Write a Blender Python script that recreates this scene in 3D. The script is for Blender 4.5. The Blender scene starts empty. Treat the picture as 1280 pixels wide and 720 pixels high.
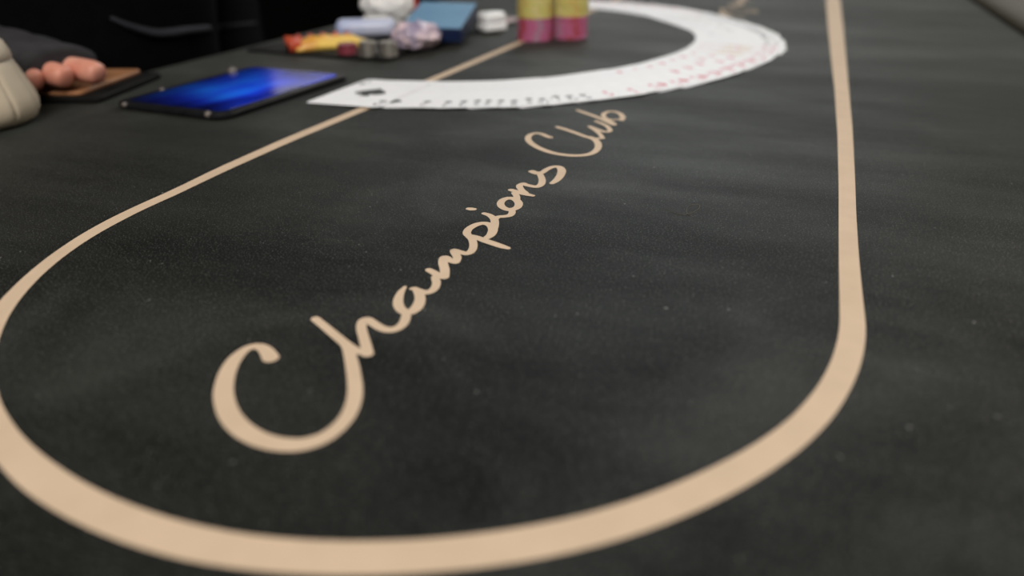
import bpy, bmesh, math, random
import numpy as np
from mathutils import Vector, Matrix, Quaternion, noise as mnoise

random.seed(7)
SC = bpy.context.scene
COL = SC.collection

# ------------------------------------------------------------------ camera
TZ = 0.75                      # height of the felt
H = 0.126                      # lens height above the felt
FPX, TH, RO = 889.0, 0.488, -0.015
cam_d = bpy.data.cameras.new('camera')
cam = bpy.data.objects.new('camera', cam_d)
COL.objects.link(cam)
SC.camera = cam
cam_d.sensor_fit = 'HORIZONTAL'
cam_d.sensor_width = 36.0
cam_d.lens = 36.0 * FPX / 1280.0
cam_d.clip_start = 0.01
cam_d.clip_end = 50
cam_d.dof.use_dof = True
cam_d.dof.focus_distance = 0.335
cam_d.dof.aperture_fstop = 4.4
_F = Vector((0, math.cos(TH), -math.sin(TH)))
_U = Vector((0, math.sin(TH), math.cos(TH)))
_R = Vector((1, 0, 0))
R_ = math.cos(RO) * _R + math.sin(RO) * _U
U_ = -math.sin(RO) * _R + math.cos(RO) * _U
M = Matrix((R_, U_, -_F)).transposed().to_4x4()
M.translation = Vector((0, 0, TZ + H))
cam.matrix_world = M

# ------------------------------------------------------------------ world, lights, exposure
wd = bpy.data.worlds.new('world')
SC.world = wd
wd.use_nodes = True
wd.node_tree.nodes['Background'].inputs['Color'].default_value = (0.9, 0.95, 1.0, 1)
wd.node_tree.nodes['Background'].inputs['Strength'].default_value = 0.02
SC.view_settings.view_transform = 'Standard'
SC.view_settings.look = 'None'
SC.view_settings.gamma = 1.0
SC.view_settings.use_curve_mapping = False
SC.view_settings.exposure = 0.0

# table frame: u across the table, v along it (origin = centre of the near half circle of the line)
PSI = 0.382
CX, CY = -0.247 * H, 2.154 * H
CP, SP = math.cos(PSI), math.sin(PSI)
RL = 1.275 * H                # radius of the printed line
WL = 0.071 * H                # its width
VC = 0.527                    # middle of the table along v


def TW(u, v, z=0.0):
    """table coordinates -> world (z above the felt)"""
    return Vector((CX + u * CP + v * SP, CY - u * SP + v * CP, TZ + z))


def UV(x, y):
    dx, dy = x - CX, y - CY
    return CP * dx - SP * dy, SP * dx + CP * dy


def P(px, py, z=0.0):
    """where a feature of the photograph lies on the plane z above the felt"""
    x, y = (px - 640) / FPX, -(py - 360) / FPX
    c, s = math.cos(RO), math.sin(RO)
    x, y = c * x - s * y, s * x + c * y
    r = Vector((x, math.cos(TH) + y * math.sin(TH), -math.sin(TH) + y * math.cos(TH)))
    k = (H - z) / -r.z
    return Vector((r.x * k, r.y * k, TZ + z))


def area(name, loc, target, sx, sy, power, col):
    d = bpy.data.lights.new(name, 'AREA')
    d.shape = 'RECTANGLE'
    d.size, d.size_y = sx, sy
    d.energy = power
    d.color = col
    o = bpy.data.objects.new(name, d)
    o.location = loc
    o.rotation_euler = (Vector(target) - Vector(loc)).to_track_quat('-Z', 'Y').to_euler()
    COL.objects.link(o)
    return o


area('ceiling_panel_light', TW(0.5, -1.3, 1.7), TW(-0.1, 0.5, 0), 1.2, 1.2, 62, (1.0, 0.96, 0.90))
area('ceiling_panel_light', TW(-0.4, 2.5, 1.85), TW(-0.2, 1.2, 0), 1.2, 1.2, 24, (0.86, 0.95, 1.0))
area('ceiling_panel_light', TW(1.7, 1.8, 1.85), TW(0.4, 0.9, 0), 1.2, 1.2, 30, (1.0, 0.93, 0.82))
area('side_fill_light', TW(-2.5, 1.9, 1.1), TW(-0.3, 0.3, 0), 2.0, 0.9, 10, (1.0, 0.96, 0.88))  # added fill from the left, meant to give the felt glare there
area('far_fill_light', TW(-0.2, 4.2, 1.1), TW(0.0, 0.5, 0), 2.4, 1.0, 9, (1.0, 0.97, 0.91))  # added low fill past the far end, for grazing glare on the felt

# ------------------------------------------------------------------ materials


def nmat(name, col, rough=0.6, spec=0.5, metal=0.0, sheen=0.0, coat=0.0):
    m = bpy.data.materials.new(name)
    m.use_nodes = True
    b = m.node_tree.nodes['Principled BSDF']
    b.inputs['Base Color'].default_value = (*col, 1)
    b.inputs['Roughness'].default_value = rough
    b.inputs['Specular IOR Level'].default_value = spec
    b.inputs['Metallic'].default_value = metal
    b.inputs['Sheen Weight'].default_value = sheen
    b.inputs['Coat Weight'].default_value = coat
    return m


def N(m, typ, **kw):
    n = m.node_tree.nodes.new(typ)
    for k, v in kw.items():
        setattr(n, k, v)
    return n


def mottle(m, scale, c1, c2, lo=0.3, hi=0.7, detail=4, bump=0.0, bscale=None, stretch=None, dist=0.001):
    """noise between two own colours, with optional fine relief"""
    nt = m.node_tree
    b = nt.nodes['Principled BSDF']
    tc = N(m, 'ShaderNodeTexCoord')
    mp = N(m, 'ShaderNodeMapping')
    if stretch:
        mp.inputs['Scale'].default_value = stretch
    nt.links.new(tc.outputs['Object'], mp.inputs['Vector'])
    nz = N(m, 'ShaderNodeTexNoise')
    nz.inputs['Scale'].default_value = scale
    nz.inputs['Detail'].default_value = detail
    nt.links.new(mp.outputs['Vector'], nz.inputs['Vector'])
    rp = N(m, 'ShaderNodeValToRGB')
    rp.color_ramp.elements[0].position = lo
    rp.color_ramp.elements[0].color = (*c1, 1)
    rp.color_ramp.elements[1].position = hi
    rp.color_ramp.elements[1].color = (*c2, 1)
    nt.links.new(nz.outputs['Fac'], rp.inputs['Fac'])
    nt.links.new(rp.outputs['Color'], b.inputs['Base Color'])
    if bump:
        n2 = N(m, 'ShaderNodeTexNoise')
        n2.inputs['Scale'].default_value = bscale or scale * 4
        n2.inputs['Detail'].default_value = 3
        nt.links.new(tc.outputs['Object'], n2.inputs['Vector'])
        bp = N(m, 'ShaderNodeBump')
        bp.inputs['Strength'].default_value = bump
        bp.inputs['Distance'].default_value = dist
        nt.links.new(n2.outputs['Fac'], bp.inputs['Height'])
        nt.links.new(bp.outputs['Normal'], b.inputs['Normal'])
    return m


def felt_material():
    m = nmat('black_felt', (0.012, 0.013, 0.011), 0.62, 0.17, sheen=0.34)
    nt = m.node_tree
    b = nt.nodes['Principled BSDF']
    b.inputs['Sheen Roughness'].default_value = 0.25
    b.inputs['Sheen Tint'].default_value = (0.97, 1.0, 0.92, 1)
    tc = N(m, 'ShaderNodeTexCoord')
    # rubbed, slightly dusty areas
    mp = N(m, 'ShaderNodeMapping')
    mp.inputs['Rotation'].default_value = (0, 0, 0.25)
    mp.inputs['Scale'].default_value = (2.2, 7.0, 1)
    nt.links.new(tc.outputs['Object'], mp.inputs['Vector'])
    n1 = N(m, 'ShaderNodeTexNoise')
    n1.inputs['Scale'].default_value = 2.2
    n1.inputs['Detail'].default_value = 6
    n1.inputs['Roughness'].default_value = 0.6
    nt.links.new(mp.outputs['Vector'], n1.inputs['Vector'])
    r1 = N(m, 'ShaderNodeValToRGB')
    r1.color_ramp.elements[0].position = 0.40
    r1.color_ramp.elements[0].color = (0.0010, 0.0016, 0.0010, 1)
    r1.color_ramp.elements[1].position = 0.78
    r1.color_ramp.elements[1].color = (0.020, 0.0215, 0.0185, 1)
    nt.links.new(n1.outputs['Fac'], r1.inputs['Fac'])
    # fibre speckle
    n2 = N(m, 'ShaderNodeTexNoise')
    n2.inputs['Scale'].default_value = 1500
    n2.inputs['Detail'].default_value = 1
    nt.links.new(tc.outputs['Object'], n2.inputs['Vector'])
    r2 = N(m, 'ShaderNodeValToRGB')
    r2.color_ramp.elements[0].position = 0.59
    r2.color_ramp.elements[0].color = (0, 0, 0, 1)
    r2.color_ramp.elements[1].position = 0.78
    r2.color_ramp.elements[1].color = (0.13, 0.13, 0.118, 1)
    nt.links.new(n2.outputs['Fac'], r2.inputs['Fac'])
    # pale lint
    n3 = N(m, 'ShaderNodeTexNoise')
    n3.inputs['Scale'].default_value = 420
    n3.inputs['Detail'].default_value = 1
    nt.links.new(tc.outputs['Object'], n3.inputs['Vector'])
    r3 = N(m, 'ShaderNodeValToRGB')
    r3.color_ramp.elements[0].position = 0.765
    r3.color_ramp.elements[0].color = (0, 0, 0, 1)
    r3.color_ramp.elements[1].position = 0.85
    r3.color_ramp.elements[1].color = (0.30, 0.30, 0.28, 1)
    nt.links.new(n3.outputs['Fac'], r3.inputs['Fac'])
    # chalky smudges from hands
    n5 = N(m, 'ShaderNodeTexNoise')
    n5.inputs['Scale'].default_value = 7.5
    n5.inputs['Detail'].default_value = 5
    n5.inputs['Distortion'].default_value = 0.6
    nt.links.new(tc.outputs['Object'], n5.inputs['Vector'])
    r5 = N(m, 'ShaderNodeValToRGB')
    r5.color_ramp.elements[0].position = 0.55
    r5.color_ramp.elements[0].color = (0, 0, 0, 1)
    r5.color_ramp.elements[1].position = 0.80
    r5.color_ramp.elements[1].color = (0.030, 0.031, 0.029, 1)
    nt.links.new(n5.outputs['Fac'], r5.inputs['Fac'])
    prev = r1.outputs['Color']
    for r in (r2, r3, r5):
        a = N(m, 'ShaderNodeMix', data_type='RGBA', blend_type='ADD')
        a.inputs['Factor'].default_value = 1
        nt.links.new(prev, a.inputs['A'])
        nt.links.new(r.outputs['Color'], a.inputs['B'])
        prev = a.outputs['Result']
    nt.links.new(prev, b.inputs['Base Color'])
    bp = N(m, 'ShaderNodeBump')
    bp.inputs['Strength'].default_value = 0.5
    bp.inputs['Distance'].default_value = 0.0002
    nt.links.new(n2.outputs['Fac'], bp.inputs['Height'])
    nt.links.new(bp.outputs['Normal'], b.inputs['Normal'])
    # rubbed areas are a little smoother
    r4 = N(m, 'ShaderNodeMapRange')
    r4.inputs['From Min'].default_value = 0.35
    r4.inputs['From Max'].default_value = 0.75
    r4.inputs['To Min'].default_value = 0.66
    r4.inputs['To Max'].default_value = 0.50
    nt.links.new(n1.outputs['Fac'], r4.inputs['Value'])
    nt.links.new(r4.outputs['Result'], b.inputs['Roughness'])
    return m


MAT = {}
MAT['felt'] = felt_material()
MAT['print'] = mottle(nmat('beige_print', (0.6, 0.45, 0.31), 0.65, 0.35), 60, (0.56, 0.42, 0.295), (0.62, 0.465, 0.33))
MAT['rail'] = mottle(nmat('dark_leather', (0.03, 0.022, 0.01), 0.45, 0.15), 40, (0.038, 0.028, 0.007), (0.052, 0.039, 0.011), bump=0.3, bscale=500, dist=0.0004)
MAT['taupe'] = mottle(nmat('lit_rail_leather', (0.2, 0.18, 0.155), 0.5, 0.2), 40, (0.18, 0.16, 0.135), (0.22, 0.20, 0.17), bump=0.3, bscale=500, dist=0.0004)
MAT['wood'] = mottle(nmat('dark_wood', (0.03, 0.018, 0.01), 0.4, 0.4), 9, (0.02, 0.012, 0.007), (0.05, 0.028, 0.014), stretch=(1, 1, 8))
MAT['steel'] = mottle(nmat('brushed_metal', (0.4, 0.4, 0.4), 0.3, 0.5, metal=1), 50, (0.35, 0.35, 0.35), (0.5, 0.5, 0.5))
MAT['card'] = mottle(nmat('white_card', (0.82, 0.82, 0.84), 0.5, 0.25), 60, (0.84, 0.84, 0.87), (0.89, 0.89, 0.91))
MAT['ink_black'] = mottle(nmat('black_ink', (0.02, 0.02, 0.022), 0.5), 200, (0.015, 0.015, 0.018), (0.03, 0.03, 0.03))
MAT['ink_red'] = mottle(nmat('red_ink', (0.6, 0.03, 0.08), 0.5), 200, (0.55, 0.025, 0.08), (0.66, 0.05, 0.11))
MAT['court_gold'] = mottle(nmat('gold_ink', (0.6, 0.4, 0.1), 0.5), 300, (0.55, 0.36, 0.08), (0.70, 0.52, 0.2))
MAT['chip_pink'] = mottle(nmat('pink_clay', (0.6, 0.08, 0.2), 0.5), 300, (0.42, 0.10, 0.20), (0.48, 0.13, 0.25))
MAT['chip_mauve'] = mottle(nmat('mauve_clay', (0.42, 0.2, 0.3), 0.5), 300, (0.36, 0.18, 0.26), (0.41, 0.21, 0.29))
MAT['chip_red'] = mottle(nmat('red_clay', (0.5, 0.05, 0.06), 0.5), 300, (0.36, 0.05, 0.07), (0.42, 0.07, 0.09))
MAT['chip_yellow'] = mottle(nmat('yellow_clay', (0.5, 0.42, 0.09), 0.5), 300, (0.54, 0.47, 0.14), (0.60, 0.53, 0.17))
MAT['chip_pale'] = mottle(nmat('pale_yellow_clay', (0.55, 0.45, 0.14), 0.5), 300, (0.58, 0.50, 0.20), (0.64, 0.55, 0.24))
MAT['chip_amber'] = mottle(nmat('amber_clay', (0.5, 0.3, 0.06), 0.5), 300, (0.54, 0.37, 0.10), (0.60, 0.43, 0.13))
MAT['black_plastic'] = mottle(nmat('black_plastic', (0.008, 0.008, 0.009), 0.4, 0.15), 80, (0.006, 0.006, 0.007), (0.012, 0.012, 0.013))
MAT['black_leather'] = mottle(nmat('black_leather', (0.012, 0.011, 0.010), 0.6, 0.08), 60, (0.005, 0.005, 0.0045), (0.010, 0.0095, 0.009), bump=0.3, bscale=700, dist=0.0003)
MAT['tan_leather'] = mottle(nmat('tan_leather', (0.3, 0.14, 0.06), 0.5, 0.4), 60, (0.24, 0.10, 0.04), (0.36, 0.17, 0.08), bump=0.3, bscale=600, dist=0.0003)
MAT['beige'] = mottle(nmat('beige_matte', (0.5, 0.42, 0.31), 0.55, 0.4), 25, (0.46, 0.38, 0.28), (0.53, 0.45, 0.34), bump=0.15, bscale=400, dist=0.0003)
MAT['clear'] = nmat('pearl_rubber', (0.6, 0.5, 0.42), 0.25, 0.5)
mottle(MAT['clear'], 80, (0.10, 0.085, 0.075), (0.16, 0.135, 0.12))
MAT['pale_blue'] = mottle(nmat('pale_blue_film', (0.42, 0.48, 0.68), 0.3, 0.5), 30, (0.36, 0.43, 0.66), (0.58, 0.60, 0.74))
MAT['white_paper'] = mottle(nmat('white_paper', (0.85, 0.83, 0.81), 0.8, 0.3), 30, (0.86, 0.84, 0.82), (0.92, 0.91, 0.90))
MAT['lilac'] = mottle(nmat('lilac_film', (0.5, 0.4, 0.5), 0.3, 0.5), 55, (0.30, 0.25, 0.36), (0.78, 0.60, 0.62), lo=0.38, hi=0.66)
MAT['box_blue'] = mottle(nmat('steel_blue_card', (0.12, 0.25, 0.40), 0.45, 0.4), 30, (0.11, 0.24, 0.39), (0.14, 0.28, 0.43))
MAT['navy'] = mottle(nmat('navy_card', (0.004, 0.012, 0.05), 0.5, 0.4), 30, (0.003, 0.010, 0.045), (0.006, 0.016, 0.06))
MAT['red_card'] = mottle(nmat('red_card', (0.42, 0.03, 0.025), 0.5, 0.4), 30, (0.38, 0.025, 0.02), (0.48, 0.04, 0.03))
MAT['white_plastic'] = mottle(nmat('white_plastic', (0.85, 0.85, 0.86), 0.25, 0.5), 20, (0.83, 0.83, 0.84), (0.87, 0.87, 0.88))
MAT['pink_paper'] = mottle(nmat('pink_paper', (0.42, 0.33, 0.33), 0.7, 0.3), 30, (0.40, 0.31, 0.31), (0.46, 0.36, 0.35))
MAT['coin'] = mottle(nmat('dull_silver', (0.42, 0.39, 0.35), 0.4, 0.5, metal=0.8), 100, (0.34, 0.31, 0.27), (0.48, 0.45, 0.41))
MAT['maroon'] = mottle(nmat('maroon_token', (0.2, 0.03, 0.05), 0.4, 0.5), 100, (0.16, 0.025, 0.04), (0.26, 0.05, 0.07))
MAT['yellow_film'] = mottle(nmat('yellow_film', (0.75, 0.42, 0.06), 0.35, 0.5), 28, (0.70, 0.30, 0.04), (0.85, 0.58, 0.13), lo=0.35, hi=0.55)
MAT['red_film'] = mottle(nmat('red_film', (0.5, 0.06, 0.03), 0.35, 0.5), 60, (0.42, 0.04, 0.025), (0.62, 0.12, 0.05))
MAT['skin'] = mottle(nmat('skin', (0.62, 0.27, 0.19), 0.45, 0.4), 60, (0.55, 0.19, 0.13), (0.68, 0.33, 0.24), bump=0.15, bscale=350, dist=0.0006)
MAT['skin'].node_tree.nodes['Principled BSDF'].inputs['Subsurface Weight'].default_value = 0.15
MAT['skin'].node_tree.nodes['Principled BSDF'].inputs['Subsurface Radius'].default_value = (0.01, 0.004, 0.002)
MAT['nail'] = mottle(nmat('nail', (0.7, 0.42, 0.36), 0.3, 0.5), 60, (0.66, 0.38, 0.32), (0.74, 0.48, 0.42))
MAT['jacket'] = mottle(nmat('black_jersey', (0.0022, 0.0022, 0.0025), 0.95, 0.05), 50, (0.0018, 0.0018, 0.002), (0.003, 0.003, 0.0034), bump=0.3, bscale=600, dist=0.0006)
MAT['cuff'] = mottle(nmat('lit_sleeve_knit', (0.035, 0.034, 0.036), 0.9, 0.1), 40, (0.026, 0.025, 0.027), (0.045, 0.043, 0.046), bump=0.5, bscale=500, dist=0.001)
MAT['fold'] = mottle(nmat('rim_lit_fold', (0.02, 0.02, 0.025), 0.8, 0.2), 60, (0.016, 0.016, 0.021), (0.026, 0.026, 0.032))
MAT['trouser'] = mottle(nmat('black_twill', (0.006, 0.006, 0.007), 0.9, 0.1), 50, (0.005, 0.005, 0.006), (0.009, 0.009, 0.010))
MAT['hair'] = mottle(nmat('dark_hair', (0.02, 0.013, 0.009), 0.5, 0.4), 120, (0.014, 0.009, 0.006), (0.03, 0.02, 0.013), stretch=(1, 1, 0.2))
MAT['hair_pale'] = mottle(nmat('pale_hair', (0.12, 0.09, 0.06), 0.5, 0.3), 120, (0.10, 0.075, 0.05), (0.15, 0.11, 0.075))
MAT['eye'] = mottle(nmat('eye_white', (0.75, 0.73, 0.7), 0.2), 60, (0.72, 0.70, 0.67), (0.78, 0.76, 0.73))
MAT['iris'] = mottle(nmat('iris', (0.05, 0.03, 0.02), 0.2), 300, (0.03, 0.018, 0.012), (0.07, 0.04, 0.025))
MAT['lip'] = mottle(nmat('lip', (0.45, 0.16, 0.13), 0.45), 80, (0.42, 0.14, 0.115), (0.48, 0.18, 0.15))
MAT['carpet'] = mottle(nmat('dark_carpet', (0.012, 0.011, 0.012), 0.95, 0.1), 30, (0.003, 0.003, 0.0032), (0.006, 0.0055, 0.006), bump=0.4, bscale=400)
MAT['wall'] = mottle(nmat('dark_paint', (0.03, 0.028, 0.026), 0.9, 0.05), 3, (0.003, 0.003, 0.0028), (0.005, 0.0048, 0.0045), bump=0.1, bscale=120)
MAT['ceiling'] = mottle(nmat('grey_ceiling', (0.12, 0.12, 0.115), 0.9, 0.2), 5, (0.11, 0.11, 0.105), (0.13, 0.13, 0.125))


def screen_material():
    m = bpy.data.materials.new('lit_blue_screen')
    m.use_nodes = True
    nt = m.node_tree
    b = nt.nodes['Principled BSDF']
    b.inputs['Base Color'].default_value = (0.003, 0.003, 0.006, 1)
    b.inputs['Roughness'].default_value = 0.15
    tc = N(m, 'ShaderNodeTexCoord')
    nz = N(m, 'ShaderNodeTexNoise')
    nz.inputs['Scale'].default_value = 22
    nz.inputs['Detail'].default_value = 2
    mp = N(m, 'ShaderNodeMapping')
    mp.inputs['Scale'].default_value = (1.0, 0.5, 1)
    mp.inputs['Location'].default_value = (0.31, 0.12, 0)
    nt.links.new(tc.outputs['Object'], mp.inputs['Vector'])
    nt.links.new(mp.outputs['Vector'], nz.inputs['Vector'])
    rp = N(m, 'ShaderNodeValToRGB')
    e = rp.color_ramp.elements
    e[0].position = 0.30
    e[0].color = (0.0, 0.004, 0.10, 1)
    e[1].position = 0.72
    e[1].color = (0.01, 0.14, 0.72, 1)
    x = e.new(0.50)
    x.color = (0.008, 0.035, 0.55, 1)
    nt.links.new(nz.outputs['Fac'], rp.inputs['Fac'])
    # the picture on the screen is darker towards its far long side
    sp = N(m, 'ShaderNodeSeparateXYZ')
    nt.links.new(tc.outputs['Object'], sp.inputs['Vector'])
    mr = N(m, 'ShaderNodeMapRange')
    mr.inputs['From Min'].default_value = -0.050
    mr.inputs['From Max'].default_value = 0.020
    mr.inputs['To Min'].default_value = 0.08
    mr.inputs['To Max'].default_value = 1.0
    nt.links.new(sp.outputs['X'], mr.inputs['Value'])
    my = N(m, 'ShaderNodeMapRange')
    my.inputs['From Min'].default_value = -0.064
    my.inputs['From Max'].default_value = -0.018
    my.inputs['To Min'].default_value = 0.15
    my.inputs['To Max'].default_value = 1.0
    nt.links.new(sp.outputs['Y'], my.inputs['Value'])
    mm = N(m, 'ShaderNodeMath', operation='MULTIPLY')
    nt.links.new(mr.outputs['Result'], mm.inputs[0])
    nt.links.new(my.outputs['Result'], mm.inputs[1])
    mx = N(m, 'ShaderNodeMix', data_type='RGBA', blend_type='MULTIPLY')
    mx.inputs['Factor'].default_value = 1
    nt.links.new(rp.outputs['Color'], mx.inputs['A'])
    nt.links.new(mm.outputs['Value'], mx.inputs['B'])
    nt.links.new(mx.outputs['Result'], b.inputs['Emission Color'])
    b.inputs['Emission Strength'].default_value = 1.0
    return m


MAT['screen'] = screen_material()

# ------------------------------------------------------------------ helpers


def empty(name, loc, label=None, cat=None, group=None, rz=0.0):
    o = bpy.data.objects.new(name, None)
    o.empty_display_size = 0.05
    o.location = loc
    o.rotation_euler = (0, 0, rz)
    COL.objects.link(o)
    return tag(o, label, cat, group)


def tag(o, label=None, cat=None, group=None):
    if label:
        o['label'] = label
    if cat:
        o['category'] = cat
    if group:
        o['group'] = group
    return o


def link(name, me, mats, parent=None, smooth=False):
    o = bpy.data.objects.new(name, me)
    for m in (mats if isinstance(mats, (list, tuple)) else [mats]):
        me.materials.append(m)
    COL.objects.link(o)
    if parent is not None:
        o.parent = parent
    if smooth:
        for p in me.polygons:
            p.use_smooth = True
    return o


def from_bm(name, bm, mats, parent=None, smooth=False, loc=None, rz=None, flat=False):
    me = bpy.data.meshes.new(name)
    if flat:
        for f in bm.faces:
            f.normal_update()
            if f.normal.z < 0:
                f.normal_flip()
    else:
        bmesh.ops.recalc_face_normals(bm, faces=bm.faces)
    bm.to_mesh(me)
    bm.free()
    o = link(name, me, mats, parent, smooth)
    if loc is not None:
        o.location = loc
    if rz is not None:
        o.rotation_euler = (0, 0, rz)
    return o


def bm_box(bm, sx, sy, sz, loc=(0, 0, 0), bev=0.0, seg=2, rot=None):
    t = bmesh.new()
    bmesh.ops.create_cube(t, size=1)
    bmesh.ops.scale(t, vec=(sx, sy, sz), verts=t.verts)
    if bev:
        bmesh.ops.bevel(t, geom=list(t.edges), offset=bev, segments=seg, affect='EDGES', profile=0.5)
    if rot is not None:
        bmesh.ops.transform(t, matrix=rot, verts=t.verts)
    bmesh.ops.translate(t, vec=loc, verts=t.verts)
    merge(bm, t)
    return bm


def merge(bm, t):
    vm = [bm.verts.new(v.co) for v in t.verts]
    t.verts.index_update()
    for f in t.faces:
        try:
            nf = bm.faces.new([vm[v.index] for v in f.verts])
            nf.material_index = f.material_index
        except ValueError:
            pass
    t.free()


def rounded_slab(bm, sx, sy, z0, z1, r, seg=6, bev=0.0008):
    """flat slab with rounded corners and softened edges"""
    pts = []
    for cx, cy, a0 in ((sx / 2 - r, sy / 2 - r, 0), (-sx / 2 + r, sy / 2 - r, 90), (-sx / 2 + r, -sy / 2 + r, 180), (sx / 2 - r, -sy / 2 + r, 270)):
        for k in range(seg + 1):
            a = math.radians(a0 + 90 * k / seg)
            pts.append((cx + r * math.cos(a), cy + r * math.sin(a)))
    rings = []
    for z, ins in ((z0, bev), (z0 + bev, 0), (z1 - bev, 0), (z1, bev)):
        ring = []
        for x, y in pts:
            l = math.hypot(x, y)
            ring.append(bm.verts.new((x - x / l * ins, y - y / l * ins, z)))
        rings.append(ring)
    n = len(pts)
    for a, b in zip(rings[:-1], rings[1:]):
        for i in range(n):
            bm.faces.new((a[i], a[(i + 1) % n], b[(i + 1) % n], b[i]))
    bm.faces.new(rings[0][::-1])
    bm.faces.new(rings[-1])
    return bm


def lathe(bm, prof, n=48, mod=None):
    rings = []
    for r, z in prof:
        if r <= 1e-6:
            rings.append([bm.verts.new((0, 0, z))])
            continue
        ring = []
        for i in range(n):
            a = 2 * math.pi * i / n
            rr = r * (mod(a, z) if mod else 1)
            ring.append(bm.verts.new((rr * math.cos(a), rr * math.sin(a), z)))
        rings.append(ring)
    for a, b in zip(rings[:-1], rings[1:]):
        for i in range(n):
            j = (i + 1) % n
            if len(a) == 1 and len(b) == 1:
                continue
            if len(a) == 1:
                bm.faces.new((a[0], b[i], b[j]))
            elif len(b) == 1:
                bm.faces.new((a[i], a[j], b[0]))
            else:
                bm.faces.new((a[i], a[j], b[j], b[i]))
    return bm


def catmull(pts, n=6, closed=False):
    pts = [np.array(p, float) for p in pts]
    out = []
    L = len(pts)
    rng = range(L) if closed else range(L - 1)
    for i in rng:
        if closed:
            p0, p1, p2, p3 = pts[(i - 1) % L], pts[i], pts[(i + 1) % L], pts[(i + 2) % L]
        else:
            p1, p2 = pts[i], pts[i + 1]
            p0 = pts[i - 1] if i else 2 * p1 - p2
            p3 = pts[i + 2] if i + 2 < L else 2 * p2 - p1
        for k in range(n):
            t = k / n
            out.append(0.5 * (2 * p1 + (p2 - p0) * t + (2 * p0 - 5 * p1 + 4 * p2 - p3) * t * t + (3 * p1 - p0 - 3 * p2 + p3) * t ** 3))
    if not closed:
        out.append(pts[-1])
    return out


def tube(bm, pts, rad, n=8, cap=True):
    pts = [Vector(p) for p in pts]
    rads = rad if isinstance(rad, (list, tuple)) else [rad] * len(pts)
    rings = []
    ref = Vector((0, 0, 1))
    for i, p in enumerate(pts):
        d = (pts[min(i + 1, len(pts) - 1)] - pts[max(i - 1, 0)]).normalized()
        if abs(d.dot(ref)) > 0.95:
            ref = Vector((1, 0, 0)) if abs(d.x) < 0.9 else Vector((0, 1, 0))
        a = d.cross(ref).normalized()
        b = a.cross(d).normalized()
        rings.append([bm.verts.new(p + rads[i] * (math.cos(2 * math.pi * k / n) * a + math.sin(2 * math.pi * k / n) * b)) for k in range(n)])
    for a, b in zip(rings[:-1], rings[1:]):
        for i in range(n):
            bm.faces.new((a[i], a[(i + 1) % n], b[(i + 1) % n], b[i]))
    if cap:
        bm.faces.new(rings[0][::-1])
        bm.faces.new(rings[-1])
    return bm


# ------------------------------------------------------------------ the room (dark, only sensed behind the table)
def struct(name, u0, u1, v0, v1, z0, z1, mat):
    bm = bmesh.new()
    bm_box(bm, u1 - u0, v1 - v0, z1 - z0, ((u0 + u1) / 2, (v0 + v1) / 2, (z0 + z1) / 2))
    o = from_bm(name, bm, mat, loc=(CX, CY, 0), rz=-PSI)
    o['kind'] = 'structure'
    return o


UL, UR, VN, VF, ZC = -2.6, 3.0, -2.6, 4.4, 2.8
struct('floor', UL, UR, VN, VF, -0.1, 0.0, MAT['carpet'])
struct('ceiling', UL, UR, VN, VF, ZC, ZC + 0.1, MAT['ceiling'])
struct('wall_left', UL - 0.1, UL, VN, VF, 0, ZC, MAT['wall'])
struct('wall_right', UR, UR + 0.1, VN, VF, 0, ZC, MAT['wall'])
struct('wall_front', UL, UR, VN - 0.1, VN, 0, ZC, MAT['wall'])
struct('wall_back', UL, UR, VF, VF + 0.1, 0, ZC, MAT['wall'])

# ------------------------------------------------------------------ the poker table
U0, U1 = -0.415, 0.345         # dealer edge, rail edge
HALF = 1.12                    # half length of the felt
table = empty('poker_table', (CX, CY, 0), 'poker table with black felt, a beige printed border line and beige script lettering', 'table', rz=-PSI)


def outline(off, rc=0.34, n=14):
    """rounded table outline (u,v), grown by off; starts and ends at the dealer side"""
    a0, a1 = U0 - off, U1 + off
    b0, b1 = VC - HALF - off, VC + HALF + off
    r = rc + off
    pts = []
    for cu, cv, s in ((a1 - r, b1 - r, 0), (a0 + r, b1 - r, 90), (a0 + r, b0 + r, 180), (a1 - r, b0 + r, 270)):
        for k in range(n + 1):
            a = math.radians(s + 90 * k / n)
            pts.append((cu + r * math.cos(a), cv + r * math.sin(a)))
    return pts


def slab(name, pts, z0, z1, mat, inset=0.0):
    bm = bmesh.new()
    lo = [bm.verts.new((x, y, z0)) for x, y in pts]
    hi = [bm.verts.new((x, y, z1)) for x, y in pts]
    n = len(pts)
    for i in range(n):
        bm.faces.new((lo[i], lo[(i + 1) % n], hi[(i + 1) % n], hi[i]))
    bm.faces.new(hi)
    bm.faces.new(lo[::-1])
    return from_bm(name, bm, mat, table)


slab('felt_top', outline(0.012), TZ - 0.012, TZ, MAT['felt'])
slab('table_board', outline(0.010), TZ - 0.040, TZ - 0.0125, MAT['black_leather'])
slab('apron', outline(-0.06), TZ - 0.13, TZ - 0.0405, MAT['wood'])
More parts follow.
